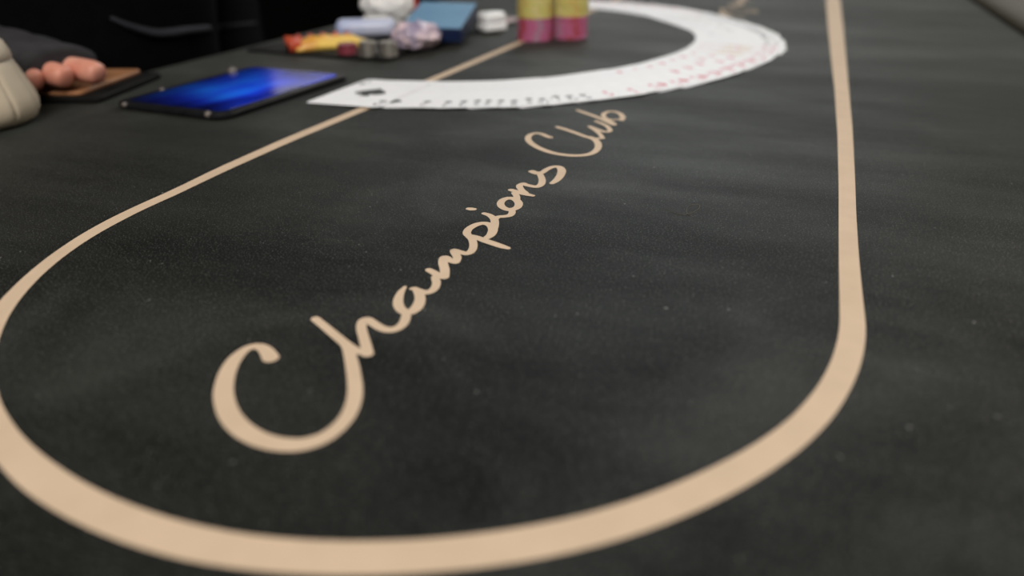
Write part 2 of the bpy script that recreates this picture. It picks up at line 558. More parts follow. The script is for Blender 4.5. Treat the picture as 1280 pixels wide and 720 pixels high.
# padded rail all round except in front of the dealer
bm = bmesh.new()
path = [p for p in outline(0.0)]
k0 = [i for i, p in enumerate(path) if p[0] < U0 + 1e-6]      # the two dealer side corner points
seq = path[k0[-1]:] + path[:k0[0] + 1]
v_lo, v_hi = VC - 0.62, VC + 0.62
seq = [(U0, v_lo)] + seq + [(U0, v_hi)]
prof = [(0.000, -0.004), (0.002, 0.006), (0.007, 0.0125), (0.015, 0.0185), (0.026, 0.0230), (0.040, 0.0252), (0.058, 0.0255), (0.080, 0.0225), (0.098, 0.016),
        (0.108, 0.008), (0.110, 0.000), (0.108, -0.020), (0.098, -0.034), (0.070, -0.040), (0.013, -0.040), (0.0125, -0.006)]
rings = []
for i, (x, y) in enumerate(seq):
    q0, q1 = Vector(seq[max(i - 1, 0)]), Vector(seq[min(i + 1, len(seq) - 1)])
    d = (q1 - q0).normalized()
    nrm = Vector((d.y, -d.x))
    rings.append([bm.verts.new((x + nrm.x * o, y + nrm.y * o, TZ + h)) for o, h in prof])
for a, b in zip(rings[:-1], rings[1:]):
    for i in range(len(prof)):
        j = (i + 1) % len(prof)
        f = bm.faces.new((a[i], a[j], b[j], b[i]))
        f.material_index = 1 if 4 <= i <= 8 else 0  # paler top faces: the highlight is put into the leather's colour
bm.faces.new(rings[0])
bm.faces.new(rings[-1][::-1])
tag(from_bm('padded_rail', bm, [MAT['rail'], MAT['taupe']], table, smooth=True), 'padded dark brown rail, the light on its top painted pale taupe')
for vv in (VC - 0.62, VC + 0.62):
    bm = bmesh.new()
    bm_box(bm, 0.16, 0.16, TZ - 0.13 - 0.05, (-0.035, vv, 0.05 + (TZ - 0.18) / 2), 0.01)
    leg = from_bm('leg', bm, MAT['wood'], table)
    bm = bmesh.new()
    bm_box(bm, 0.62, 0.16, 0.05, (-0.035, vv, 0.025), 0.012)
    from_bm('foot', bm, MAT['wood'], leg)

# --- printed border line, its wobble measured from the photograph
INN = [(155.6, 275), (111, 299), (66.7, 332), (33.3, 364.5), (11, 395), (0, 422), (0, 501), (33, 549), (67, 578), (100, 600), (167, 632), (233, 653), (300, 668), (393, 675), (480, 676), (580, 669.5), (655, 658), (730, 644), (800, 621.5), (882, 587), (943.5, 555), (989, 523), (1023, 481.5), (1043, 437), (1049.3, 403), (1049.3, 370), (1048.3, 320), (1048, 287), (1048, 237), (1048, 170), (1044, 112), (1039, 75), (1036, 37.5), (1032.5, 0), (222, 243.5)]
OUT = [(155.6, 264), (111, 287.8), (66.7, 316.7), (33.3, 343.3), (11, 364.4), (0, 376), (0, 583.5), (13, 598), (33, 616), (100, 656), (167, 683), (233, 701.5), (300, 712.5), (480, 717.5), (555, 715), (630, 706), (705, 693), (760, 679), (821, 659), (882, 634), (943.5, 601), (1004.6, 559.5), (1041, 523), (1066, 480), (1080, 433), (1081.7, 397), (1077, 360), (1073, 320), (1070, 270), (1068, 220), (1066.7, 163), (1060, 100), (1056, 62), (1054, 25), (1050, 0), (222, 236)]
MID = [(277, 212), (355, 175), (449, 139.6), (550.6, 94.7), (644, 55.6)]
ARC = math.pi * RL


def stad(u, v):
    """arc length (0 at the left start of the near half circle, negative up the left side) and radius offset"""
    if v > 0:
        return (-v, -u - RL) if u < 0 else (ARC + v, u - RL)
    a = math.atan2(v, u)                    # 0..-pi
    a = a if a < 0 else a - 2 * math.pi
    return (math.pi + a) * RL, math.hypot(u, v) - RL


def prof_of(px, extra):
    s = []
    for p in px:
        w = P(*p)
        s.append(stad(*UV(w.x, w.y)))
    for p in MID:
        w = P(*p)
        a, o = stad(*UV(w.x, w.y))
        s.append((a, o + extra))
    s.sort()
    a = np.array(s)
    # light smoothing
    sm = a.copy()
    sm[1:-1, 1] = 0.25 * a[:-2, 1] + 0.5 * a[1:-1, 1] + 0.25 * a[2:, 1]
    return sm


pi_, po_ = prof_of(INN, -WL / 2), prof_of(OUT, WL / 2)
VEND = 2 * VC                                # the line's far half circle
ts = list(np.linspace(-0.92, 0, 60)) + list(np.linspace(0, ARC, 90))[1:] + list(np.linspace(ARC, ARC + 0.92, 60))[1:]


def stad_pt(t, r):
    if t < 0:
        return (-RL - r, -t)
    if t > ARC:
        return (RL + r, t - ARC)
    a = math.pi + t / RL
    return ((RL + r) * math.cos(a), (RL + r) * math.sin(a))


pin = [stad_pt(t, np.interp(t, pi_[:, 0], pi_[:, 1])) for t in ts]
pout = [stad_pt(t, np.interp(t, po_[:, 0], po_[:, 1])) for t in ts]
li, lo_ = pi_[0, 1], po_[0, 1]
ri, ro = pi_[-1, 1], po_[-1, 1]
# close it round the far end of the table
pin.append((RL + ri, VEND)), pout.append((RL + ro, VEND))
for k in range(1, 48):
    a = math.pi * k / 48
    f = k / 48
    r1, r2 = RL + ri * (1 - f) + li * f, RL + ro * (1 - f) + lo_ * f
    pin.append((r1 * math.cos(a), VEND + r1 * math.sin(a)))
    pout.append((r2 * math.cos(a), VEND + r2 * math.sin(a)))
pin.append((-RL - li, VEND)), pout.append((-RL - lo_, VEND))
bm = bmesh.new()
ZP = TZ + 0.00012
va = [bm.verts.new((x, y, ZP)) for x, y in pin]
vb = [bm.verts.new((x, y, ZP)) for x, y in pout]
for i in range(len(va)):
    j = (i + 1) % len(va)
    bm.faces.new((va[i], va[j], vb[j], vb[i]))
tag(from_bm('border_line', bm, MAT['print'], table, flat=True), 'beige printed border line')

# --- script lettering: strokes as pen lines of a given width (mm), traced on the cloth


def crop(ox, oy, k, pts):
    return [(ox + x / k, oy + y / k, w) for x, y, w in pts]


A = lambda p: crop(260, 380, 3.6, p)
B = lambda p: crop(420, 300, 4.5, p)
Cc = lambda p: crop(540, 220, 5.143, p)
D = lambda p: crop(640, 120, 5.143, p)
LETTERS = [
    ('C', [A([(283, 243, 5.6), (263, 213, 5.2), (240, 196, 4.4), (205, 192, 3.8), (165, 208, 4.2), (120, 250, 5.0), (87, 310, 5.6), (71, 380, 6.0), (75, 440, 6.1), (100, 505, 6.2), (150, 562, 6.2), (215, 602, 6.0), (290, 627, 5.8), (370, 636, 5.6), (440, 630, 5.4), (510, 608, 5.1), (570, 570, 4.9), (620, 518, 4.8), (650, 460, 4.8), (662, 400, 4.8), (659, 340, 4.6), (648, 270, 4.4), (630, 205, 4.0), (615, 180, 3.6)])]),
    ('h', [A([(483, 68, 3.6), (530, 106, 3.7), (580, 148, 3.8), (630, 188, 4.0), (668, 213, 4.2)]) + B([(150, 628, 4.0), (172, 642, 3.6)]),
           B([(178, 640, 4.2), (170, 600, 4.2), (155, 545, 4.0), (143, 495, 4.0), (150, 460, 4.0), (176, 450, 4.0), (210, 470, 4.0), (250, 495, 4.0), (295, 507, 4.0), (340, 500, 4.0), (375, 475, 4.0), (392, 440, 4.0), (395, 410, 3.6)])]),
    ('a', [B([(388, 266, 1.8), (365, 296, 3.2), (350, 340, 4.2), (356, 378, 4.4), (383, 404, 4.4), (424, 404, 4.6), (458, 376, 5.0), (473, 335, 4.6), (465, 298, 4.2), (444, 276, 3.2), (424, 276, 2.0)]),
           B([(450, 280, 3.4), (480, 290, 3.4), (515, 296, 3.6), (548, 280, 3.8), (565, 248, 3.8), (558, 212, 3.8)])]),
    ('m', [B([(522, 170, 3.4), (545, 182, 3.8), (575, 200, 4.0), (608, 210, 4.2)]),
           B([(610, 208, 4.4), (612, 170, 4.4), (602, 130, 4.4), (605, 103, 4.0), (622, 102, 3.8), (645, 118, 3.8), (672, 125, 4.0)]),
           B([(674, 124, 4.0), (682, 100, 4.0), (668, 75, 4.0), (662, 62, 3.6)]) + Cc([(150, 482, 3.6), (185, 492, 3.6), (222, 500, 3.8), (252, 486, 4.0), (266, 455, 4.0), (262, 420, 4.0), (245, 392, 3.8)])]),
    ('p', [Cc([(262, 412, 3.6), (240, 392, 3.8), (224, 368, 4.2), (240, 340, 4.2), (285, 315, 4.2), (335, 306, 4.0), (375, 318, 4.6), (392, 345, 5.0), (380, 378, 4.6), (352, 400, 3.6)]),
           Cc([(245, 385, 3.0), (290, 398, 4.0), (340, 418, 4.4), (400, 438, 4.4), (450, 455, 4.0), (488, 466, 2.8)])]),
    ('i', [Cc([(335, 243, 3.0), (370, 255, 3.6), (398, 278, 4.2), (404, 308, 4.4), (398, 338, 4.4)]),
           Cc([(402, 285, 3.4), (425, 266, 3.4), (465, 262, 3.6), (500, 255, 3.8), (515, 238, 3.8), (512, 215, 3.6)]),
           Cc([(238, 213, 3.6), (252, 215, 4.2), (268, 216, 3.4)])]),
    ('o', [Cc([(515, 220, 4.2), (480, 216, 4.2), (450, 200, 4.2), (441, 178, 4.2), (458, 156, 4.2), (495, 145, 4.2), (533, 152, 4.4), (557, 176, 4.6), (550, 202, 4.4), (515, 220, 4.2)]),
           Cc([(545, 165, 3.6), (545, 135, 3.8), (530, 112, 3.8)])]),
    ('n', [Cc([(508, 92, 3.6), (540, 102, 4.0), (580, 114, 4.2), (620, 123, 3.8), (648, 129, 2.8)]),
           Cc([(600, 112, 4.0), (572, 88, 4.0), (563, 65, 4.0), (588, 52, 3.8)]) + D([(85, 572, 3.8), (125, 582, 3.8), (162, 585, 4.0), (188, 570, 4.2), (194, 542, 4.2), (183, 512, 4.0), (165, 494, 3.6)])]),
    ('s', [D([(130, 488, 5.0), (158, 500, 4.2), (190, 496, 4.0), (225, 474, 4.0), (265, 458, 4.0), (303, 460, 4.6), (320, 482, 5.2), (310, 515, 5.0), (285, 545, 4.4), (258, 563, 3.4)])]),
    ('C', [D([(245, 268, 4.4), (222, 260, 4.2), (185, 245, 3.8), (145, 243, 3.8), (110, 258, 4.2), (105, 284, 4.6), (135, 315, 4.8), (200, 348, 4.8), (280, 372, 4.8), (370, 384, 4.8), (450, 384, 4.6), (510, 372, 4.6), (545, 348, 4.6), (555, 318, 4.8), (540, 290, 4.8), (505, 268, 4.4)])]),
    ('l', [D([(293, 202, 4.0), (345, 218, 4.2), (410, 240, 4.2), (470, 262, 4.2), (525, 276, 4.0), (582, 274, 3.4)])]),
    ('u', [D([(582, 272, 3.4), (565, 248, 3.4), (535, 222, 3.6), (498, 198, 3.4)]),
           D([(498, 198, 3.4), (545, 216, 3.8), (595, 232, 3.8), (630, 226, 3.6), (612, 198, 3.6), (578, 180, 3.6), (540, 165, 3.4)])]),
    ('b', [D([(422, 94, 3.6), (475, 113, 4.2), (540, 136, 4.2), (600, 162, 4.0), (650, 186, 3.8), (662, 184, 3.2)]),
           D([(662, 184, 3.2), (625, 160, 3.4), (592, 138, 3.6), (590, 118, 3.8), (620, 103, 3.8), (660, 103, 4.0), (697, 118, 4.2), (712, 140, 4.4), (704, 158, 4.0)]),
           D([(690, 152, 2.6), (650, 156, 2.6), (612, 150, 2.6)])]),
]
_lv = [0]


def stroke(bm, pts):
    """round-ended pen stroke laid on the cloth"""
    w3 = [np.array([*UV(*P(x, y).xy), w * (0.00044 if y < 440 else 0.00048)]) for x, y, w in pts]
    cur = catmull(w3, 10)
    _lv[0] += 1
    z = TZ + 0.00012 + 0.000008 * _lv[0]
    n = len(cur)
    L, R = [], []
    for i, c in enumerate(cur):
        d = cur[min(i + 1, n - 1)][:2] - cur[max(i - 1, 0)][:2]
        d = d / (np.linalg.norm(d) + 1e-9)
        nn = np.array([-d[1], d[0]])
        L.append(c[:2] + nn * c[2])
        R.append(c[:2] - nn * c[2])
    zs = [z + 0.000006 * i / n for i in range(n)]
    vl = [bm.verts.new((p[0], p[1], q)) for p, q in zip(L, zs)]
    vr = [bm.verts.new((p[0], p[1], q)) for p, q in zip(R, zs)]
    for i in range(n - 1):
        bm.faces.new((vr[i], vr[i + 1], vl[i + 1], vl[i]))
    for i, sg in ((0, -1), (n - 1, 1)):                # round ends
        c = cur[i]
        nn = (L[i] - R[i]) / 2
        dd = np.array([nn[1], -nn[0]]) * sg
        arc = []
        for k in range(1, 8):
            a = math.pi * k / 8
            q = c[:2] + nn * math.cos(a) + dd * math.sin(a)
            arc.append(bm.verts.new((q[0], q[1], zs[i])))
        bm.faces.new([vl[i]] + arc + [vr[i]])


lett = empty('lettering', (0, 0, 0))
lett.parent = table
_d = P(936, 16) - P(905, 10)
_du, _dv = CP * _d.x - SP * _d.y, SP * _d.x + CP * _d.y
lett2 = empty('lettering', (_du, 2 * VC + _dv, 0), rz=math.pi)     # the same words read from the other side
lett2.parent = table
for ch, strokes in LETTERS:
    bm = bmesh.new()
    for s in strokes:
        stroke(bm, s)
    for f in bm.faces:
        if f.normal.z < 0:
            f.normal_flip()
    o = from_bm('letter', bm, MAT['print'], lett, flat=True)
    c = o.copy()
    COL.objects.link(c)
    c.parent = lett2
lett['label'] = 'beige script lettering reading Champions Club'
lett2['label'] = 'beige script lettering beyond the fanned cards'

# ------------------------------------------------------------------ fanned playing cards
CW, CH, CT = 0.063, 0.088, 0.00012


def card_body():
    bm = bmesh.new()
    rounded_slab(bm, CW, CH, 0, CT, 0.0035, 4, 0.00004)
    me = bpy.data.meshes.new('playing_card')
    bmesh.ops.recalc_face_normals(bm, faces=bm.faces)
    bm.to_mesh(me)
    bm.free()
    me.materials.append(MAT['card'])
    return me


def suit_poly(s):
    """unit outlines of the four suits (about 1 high)"""
    if s == 'diamonds':
        return [[(0, 0.5), (-0.36, 0), (0, -0.5), (0.36, 0)]]
    heart = []
    for k in range(28):
        a = 2 * math.pi * k / 28
        heart.append((0.5 * math.sin(a) ** 3 * 0.95, (13 * math.cos(a) - 5 * math.cos(2 * a) - 2 * math.cos(3 * a) - math.cos(4 * a)) / 32 + 0.06))
    if s == 'hearts':
        return [heart]
    stem = [(0.0, 0.05), (-0.18, -0.5), (0.18, -0.5)]
    if s == 'spades':
        return [[(-x, -y * 0.9 + 0.08) for x, y in heart], stem]
    disc = lambda cx, cy, r: [(cx + r * math.cos(2 * math.pi * k / 16), cy + r * math.sin(2 * math.pi * k / 16)) for k in range(16)]
    return [disc(0, 0.25, 0.23), disc(-0.24, -0.08, 0.23), disc(0.24, -0.08, 0.23), stem]


_glyph = {}


def glyph(ch):
    if ch not in _glyph:
        cu = bpy.data.curves.new('glyph', 'FONT')
        cu.body = ch
        cu.align_x = 'CENTER'
        cu.size = 1.0
        cu.resolution_u = 2
        o = bpy.data.objects.new('glyph', cu)
        COL.objects.link(o)
        dg = bpy.context.evaluated_depsgraph_get()
        me = o.evaluated_get(dg).to_mesh()
        _glyph[ch] = ([tuple(v.co) for v in me.vertices], [tuple(p.vertices) for p in me.polygons])
        o.evaluated_get(dg).to_mesh_clear()
        bpy.data.objects.remove(o)
        bpy.data.curves.remove(cu)
    return _glyph[ch]


_pz = [0.0]


def put_glyph(bm, ch, x, y, size, flip, z):
    vs, fs = glyph(ch)
    s = -1 if flip else 1
    vv = [bm.verts.new((x + s * a * size, y + s * b * size, z)) for a, b, _ in vs]
    for f in fs:
        bm.faces.new([vv[i] for i in f])


def put_suit(bm, suit, x, y, size, flip, z):
    s = -1 if flip else 1
    for poly in suit_poly(suit):
        bm.faces.new([bm.verts.new((x + s * a * size, y + s * b * size, z)) for a, b in poly])


PIPS = {1: [(0, 0)], 2: [(0, 1), (0, -1)], 3: [(0, 1), (0, 0), (0, -1)], 4: [(-1, 1), (1, 1), (-1, -1), (1, -1)],
        5: [(-1, 1), (1, 1), (-1, -1), (1, -1), (0, 0)], 6: [(-1, 1), (1, 1), (-1, 0), (1, 0), (-1, -1), (1, -1)],
        7: [(-1, 1), (1, 1), (-1, 0), (1, 0), (-1, -1), (1, -1), (0, 0.5)], 8: [(-1, 1), (1, 1), (-1, 0), (1, 0), (-1, -1), (1, -1), (0, 0.5), (0, -0.5)],
        9: [(-1, 1), (1, 1), (-1, 0.33), (1, 0.33), (-1, -0.33), (1, -0.33), (-1, -1), (1, -1), (0, 0)],
        10: [(-1, 1), (1, 1), (-1, 0.33), (1, 0.33), (-1, -0.33), (1, -0.33), (-1, -1), (1, -1), (0, 0.66), (0, -0.66)]}


def card_print(suit, rank):
    bm = bmesh.new()
    z = CT + 0.00003
    t = {1: 'A', 11: 'J', 12: 'Q', 13: 'K'}.get(rank, str(rank))
    for flip in (False, True):
        s = -1 if flip else 1
        put_glyph(bm, t, -s * 0.0255, s * 0.0325, 0.0105, flip, z)
        put_suit(bm, suit, -s * 0.0255, s * 0.0265, 0.0066, flip, z)
    if rank <= 10:
        sz = 0.028 if rank == 1 else 0.0125
        for a, b in PIPS[rank]:
            put_suit(bm, suit, a * 0.0125, b * 0.029, sz, b < 0, z)
    else:
        for k in range(4):                                   # frame round the picture
            x, y, sx, sy = ((0, 0.036, 0.040, 0.0008), (0, -0.036, 0.040, 0.0008), (-0.02, 0, 0.0008, 0.072), (0.02, 0, 0.0008, 0.072))[k]
            bm.faces.new([bm.verts.new((x + i * sx / 2, y + j * sy / 2, z)) for i, j in ((-1, -1), (1, -1), (1, 1), (-1, 1))])
    for f in bm.faces:
        f.normal_update()
        if f.normal.z < 0:
            f.normal_flip()
    me = bpy.data.meshes.new('face_print')
    bm.to_mesh(me)
    bm.free()
    me.materials.append(MAT['ink_black'] if suit in ('spades', 'clubs') else MAT['ink_red'])
    return me


def court_mesh():
    """generic two-way court picture: robes, sash and two heads as flat colour fields"""
    bm = bmesh.new()
    z = CT + 0.00002
    for s in (1, -1):
        for poly, mi in (([(-0.018, 0.001), (0.018, 0.001), (0.013, 0.018), (-0.013, 0.018)], 0),
                         ([(-0.018, 0.001), (-0.004, 0.001), (0.010, 0.018), (0.002, 0.018)], 1),
                         ([(-0.010, 0.028), (-0.006, 0.035), (0, 0.030), (0.006, 0.035), (0.010, 0.028)], 0),
                         ([(0.006 * math.cos(k * math.pi / 5), 0.023 + 0.006 * math.sin(k * math.pi / 5)) for k in range(10)], 2)):
            f = bm.faces.new([bm.verts.new((s * x, s * y, z + 0.000004 * mi)) for x, y in poly])
            f.material_index = mi
    for f in bm.faces:
        f.normal_update()
        if f.normal.z < 0:
            f.normal_flip()
    me = bpy.data.meshes.new('court_picture')
    bm.to_mesh(me)
    bm.free()
    for m in ('court_gold', 'ink_red', 'pink_paper'):
        me.materials.append(MAT[m])
    return me


FAN = [(-108, 568), (-80, 563.5), (-54, 560.5), (-5, 559), (40, 570), (88, 592), (123, 615), (156, 645), (190, 682), (220, 725), (241, 775), (252, 825), (252, 877), (243, 935), (226, 1000), (200, 1055), (165, 1100), (125, 1132), (85, 1150)]
fan = np.array(catmull([np.array(p) / 1000 for p in FAN], 30))
seg = np.r_[0, np.cumsum(np.linalg.norm(np.diff(fan, axis=0), axis=1))]
FL = seg[-1]
SUITS = ['spades', 'diamonds', 'clubs', 'hearts']
pos = [0.0, 0.030] + list(np.linspace(0.044, 0.132, 11)) + list(np.linspace(0.150, 0.405, 13)) + list(np.linspace(0.420, 0.640, 13)) + list(np.linspace(0.655, FL, 13))
ORD = ['first', 'second', 'third', 'fourth', 'fifth', 'sixth', 'seventh', 'eighth', 'ninth', 'tenth', 'eleventh', 'twelfth', 'thirteenth']
body_me, court_me = card_body(), court_mesh()
TILT = 0.018
for i, s in enumerate(pos):
    x, y = np.interp(s, seg, fan[:, 0]), np.interp(s, seg, fan[:, 1])
    e = 0.012
    x2, y2 = np.interp(s + e, seg, fan[:, 0]), np.interp(s + e, seg, fan[:, 1])
    x1, y1 = np.interp(s - e, seg, fan[:, 0]), np.interp(s - e, seg, fan[:, 1])
    ang = math.atan2(y2 - y1, x2 - x1)
    if s < 0.06:                                   # the free end lies turned a little more
        ang += (-0.384 - ang) * (1 - s / 0.06)
    if i > 1:
        ang += random.uniform(-0.035, 0.035)
        off = random.uniform(-0.0025, 0.0025)
        x, y = x - math.sin(ang) * off, y + math.cos(ang) * off
    suit, rank = SUITS[i // 13], i % 13 + 1
    o = bpy.data.objects.new('playing_card', body_me)
    COL.objects.link(o)
    rot = Matrix.Rotation(ang, 4, 'Z') @ Matrix.Rotation(-math.atan(TILT), 4, 'Y')
    o.matrix_world = Matrix.Translation((x, y, TZ + 0.0004 + CW / 2 * TILT)) @ rot
    if i == 0:
        lab = 'white playing card lying fully open at the pointed end of the fan by the tablet'
    elif i == 51:
        lab = 'last white playing card of the fan, its end hidden behind the chip stacks'
    elif i < 13:
        lab = '%s white playing card with black marks, counted from the open end by the tablet' % ORD[i]
    elif i < 26:
        lab = '%s white playing card in the run of red marks nearest the lettering' % ORD[i - 13]
    elif i < 39:
        lab = '%s white playing card in the greyish run round the outer bend of the fan' % ORD[i - 26]
    else:
        lab = '%s white playing card in the pinkish run leading back behind the chip stacks' % ORD[i - 39]
    tag(o, lab, 'playing card', 'playing cards fanned out on the felt')
    pr = bpy.data.objects.new('face_print', card_print(suit, rank))
    COL.objects.link(pr)
    pr.parent = o
    pr['kind'] = 'stuff'
    if rank > 10:
        c = bpy.data.objects.new('court_picture', court_me)
        COL.objects.link(c)
        c.parent = o

# ------------------------------------------------------------------ chip stacks
CR, CHH = 0.0195, 0.0033


def chip_mesh(spots):
    bm = bmesh.new()
    prof = [(0, 0), (CR - 0.0006, 0), (CR, 0.0005), (CR, CHH - 0.0005), (CR - 0.0006, CHH), (CR * 0.68, CHH), (CR * 0.67, CHH - 0.0002), (0, CHH - 0.0002)]
    lathe(bm, prof, 48)
    for f in bm.faces:
        c = f.calc_center_median()
        if math.hypot(c.x, c.y) > CR * 0.7:
            k = int((math.degrees(math.atan2(c.y, c.x)) % 360) / 7.5)
            if k % 8 < 3:
                f.material_index = 1 + (k // 8) % 2
    me = bpy.data.meshes.new('poker_chip')
    bmesh.ops.recalc_face_normals(bm, faces=bm.faces)
    bm.to_mesh(me)
    bm.free()
    for m in spots:
        me.materials.append(MAT[m])
    return me


cm_pink = chip_mesh(('chip_pink', 'chip_mauve', 'chip_red'))
cm_yel = chip_mesh(('chip_yellow', 'chip_pale', 'chip_amber'))
for side, (px, py), turn in (('left', (669, 53), 0.5), ('right', (712.5, 50.5), 1.5)):
    b = P(px, py)
    d = Vector((b.x, b.y, 0)).normalized()
    b = b + d * CR
    for k in range(15):
        pink = k < 7
        o = bpy.data.objects.new('poker_chip', cm_pink if pink else cm_yel)
        COL.objects.link(o)
        o.location = (b.x + random.uniform(-0.0004, 0.0004), b.y + random.uniform(-0.0004, 0.0004), TZ + 0.0002 + k * (CHH + 0.00003))
        o.rotation_euler = (0, 0, turn + random.uniform(-0.25, 0.25))
        if pink:
            lab = '%s pink poker chip from the felt in the %s of the two stacks' % (ORD[k], side)
        else:
            lab = '%s yellow poker chip above the pink ones in the %s of the two stacks' % (ORD[k - 7], side)
        tag(o, lab, 'poker chip', 'chips in the two stacks inside the fan')

# ------------------------------------------------------------------ tablet
ta, tb, tc_ = P(140, 131, 0.002), P(287, 148, 0.002), P(441, 97, 0.002)
lx = (tb - ta)
ly = (tc_ - tb)
tw, tl = 0.108, 0.150
ang = math.atan2(ly.y, ly.x) - math.pi / 2
ctr = (ta + tc_) / 2
tab = empty('tablet', (ctr.x, ctr.y, TZ + 0.0002), 'small black tablet with a glowing blue screen lying beside the fanned cards', 'tablet', rz=ang)
bm = bmesh.new()
rounded_slab(bm, tw, tl, 0, 0.0045, 0.012, 6, 0.0012)
from_bm('case', bm, MAT['black_plastic'], tab)
bm = bmesh.new()
rounded_slab(bm, tw - 0.014, tl - 0.016, 0.0044, 0.0048, 0.006, 4, 0.0001)
from_bm('screen', bm, MAT['screen'], tab)
for bx_, by_, br in ((-tw / 2 + 0.014, -tl / 2, 0.0020), (tw / 2 - 0.014, -tl / 2 + 0.001, 0.0026), (-tw / 2 + 0.002, -tl / 2 + 0.045, 0.0024), (-tw / 2 + 0.004, tl / 2 - 0.030, 0.0042)):
    bm = bmesh.new()
    bmesh.ops.create_uvsphere(bm, u_segments=12, v_segments=8, radius=br)
    from_bm('grip_stud', bm, MAT['clear'], tab, smooth=True, loc=(bx_, by_, max(br, 0.0032) + 0.0004))

# ------------------------------------------------------------------ wallet under the hand
wa, wb, wc = P(125, 130, 0.0), P(205, 97, 0.0), P(48, 121, 0.0)
wy = (wb - wa)
wl = wy.length
wang = math.atan2(wy.y, wy.x) - math.pi / 2
ww = 0.082
wax = Vector((math.cos(wang), math.sin(wang), 0))
way = Vector((-math.sin(wang), math.cos(wang), 0))
wctr = wa + way * (wl / 2) - wax * (ww / 2)
wal = empty('wallet', (wctr.x, wctr.y, TZ + 0.0002), 'black wallet with a brown leather flap lying under the fingers', 'wallet', rz=wang)
bm = bmesh.new()
rounded_slab(bm, ww, wl, 0, 0.0048, 0.006, 4, 0.0012)
from_bm('body', bm, MAT['black_leather'], wal)
bm = bmesh.new()
rounded_slab(bm, ww * 0.86, wl * 0.93, 0.0049, 0.0082, 0.005, 4, 0.001)
tag(from_bm('flap', bm, MAT['tan_leather'], wal, loc=(-0.010, -0.001, 0)), 'brown leather flap')
WTOP = 0.0084

# ------------------------------------------------------------------ beige pot at the frame's edge
cc = P(-24, 156, 0)
cup = empty('beige_pot', (cc.x, cc.y, TZ + 0.0002), 'tapered beige pot with vertical grooves and a rounded foot, beside the hand', 'pot')


def groove(a, z):
    if z > 0.040 or z < 0.004:
        return 1.0
    p = (a / (2 * math.pi) * 11 + 0.12) % 1.0
    return 1.0 - 0.045 * math.exp(-((p - 0.5) / 0.05) ** 2) + 0.008 * math.cos((p - 0.5) * 2 * math.pi)


bm = bmesh.new()
lathe(bm, [(r * 0.867, z) for r, z in ((0, 0), (0.034, 0.0), (0.0405, 0.003), (0.0440, 0.008), (0.0450, 0.013), (0.0440, 0.019), (0.0410, 0.027), (0.0375, 0.036), (0.0355, 0.0405), (0.0348, 0.0415))], 176, groove)
from_bm('body', bm, MAT['beige'], cup, smooth=True)
bm = bmesh.new()
lathe(bm, [(r * 0.867, z) for r, z in ((0.0348, 0.0416), (0.0358, 0.043), (0.0354, 0.047), (0.033, 0.053), (0.027, 0.0575), (0.017, 0.060), (0, 0.0605))], 64)
from_bm('lid', bm, MAT['beige'], cup, smooth=True)

# ------------------------------------------------------------------ the things on the black mat
e1 = Vector((0.415, 0.911, 0)).normalized()
e2 = Vector((-e1.y, e1.x, 0))
mc = Vector((-0.105, 0.719, TZ)) - e1 * 0.024
ML, MW, MTH = 0.32, 0.175, 0.0022
mang = math.atan2(e1.y, e1.x) - math.pi / 2
mctr = mc + e1 * (ML / 2) + e2 * (MW / 2)
bm = bmesh.new()
rounded_slab(bm, MW, ML, 0, MTH, 0.006, 4, 0.001)
mat_o = from_bm('desk_mat', bm, MAT['black_leather'], loc=(mctr.x, mctr.y, TZ + 0.0002), rz=mang)
tag(mat_o, 'thin black leather mat under the small clutter', 'mat')
ZM = MTH + 0.0004


def at(px, py, z=ZM):
    return P(px, py, z)


def crumple(name, sx, sy, sz, mat, loc, rz, label, cat, amp=0.22, freq=3.0, seed=0, sub=4, flat=True, smooth=True):
    bm = bmesh.new()
    bmesh.ops.create_icosphere(bm, subdivisions=sub, radius=1)
    for v in bm.verts:
        p = v.co.normalized()
        q = p * freq + Vector((seed * 7.1, seed * 3.3, seed))
        n = mnoise.noise(q) + 0.5 * abs(mnoise.noise(q * 2.1)) - 0.25 + 0.35 * mnoise.noise(q * 4.3)
        v.co = p * (1 + amp * n)
        v.co.x *= sx / 2
        v.co.y *= sy / 2
        v.co.z *= sz / 2
    zmin = min(v.co.z for v in bm.verts)
    for v in bm.verts:
        v.co.z = max(v.co.z - zmin - sz * 0.06, 0)
    o = from_bm(name, bm, mat, loc=loc, rz=rz, smooth=smooth)
    return tag(o, label, cat)


# folded yellow sweet wrapper with red ends
p0, p1 = at(353, 63), at(452, 62)
dv = p1 - p0
wr = empty('sweet_wrapper', (p0 + p1) / 2 + Vector((0.006, 0.020, 0)), 'crumpled yellow wrapper with red edges at the end of the black mat', 'wrapper', rz=0.42)
bm = bmesh.new()
nx, ny = 26, 12
gv = []
for j in range(ny + 1):
    row = []
    for i in range(nx + 1):
        x, y = (i / nx - 0.5) * 0.078, (j / ny - 0.5) * 0.034
        e = min(i, nx - i) / nx * 2
        h = 0.003 + 0.0085 * min(1, e * 2.2) * (1 - abs(j / ny - 0.5) * 1.3) + 0.0035 * mnoise.noise(Vector((x * 90, y * 90, 1))) * min(1, e * 2)
        row.append(bm.verts.new((x, y, max(h, 0.0006))))
    gv.append(row)
gb = [[bm.verts.new((v.co.x, v.co.y, 0.0)) for v in row] for row in gv]
for j in range(ny):
    for i in range(nx):
        bm.faces.new((gv[j][i], gv[j][i + 1], gv[j + 1][i + 1], gv[j + 1][i]))
        bm.faces.new((gb[j][i], gb[j + 1][i], gb[j + 1][i + 1], gb[j][i + 1]))
for j in range(ny):
    for i in (0, nx):
        bm.faces.new((gv[j][i], gv[j + 1][i], gb[j + 1][i], gb[j][i]))
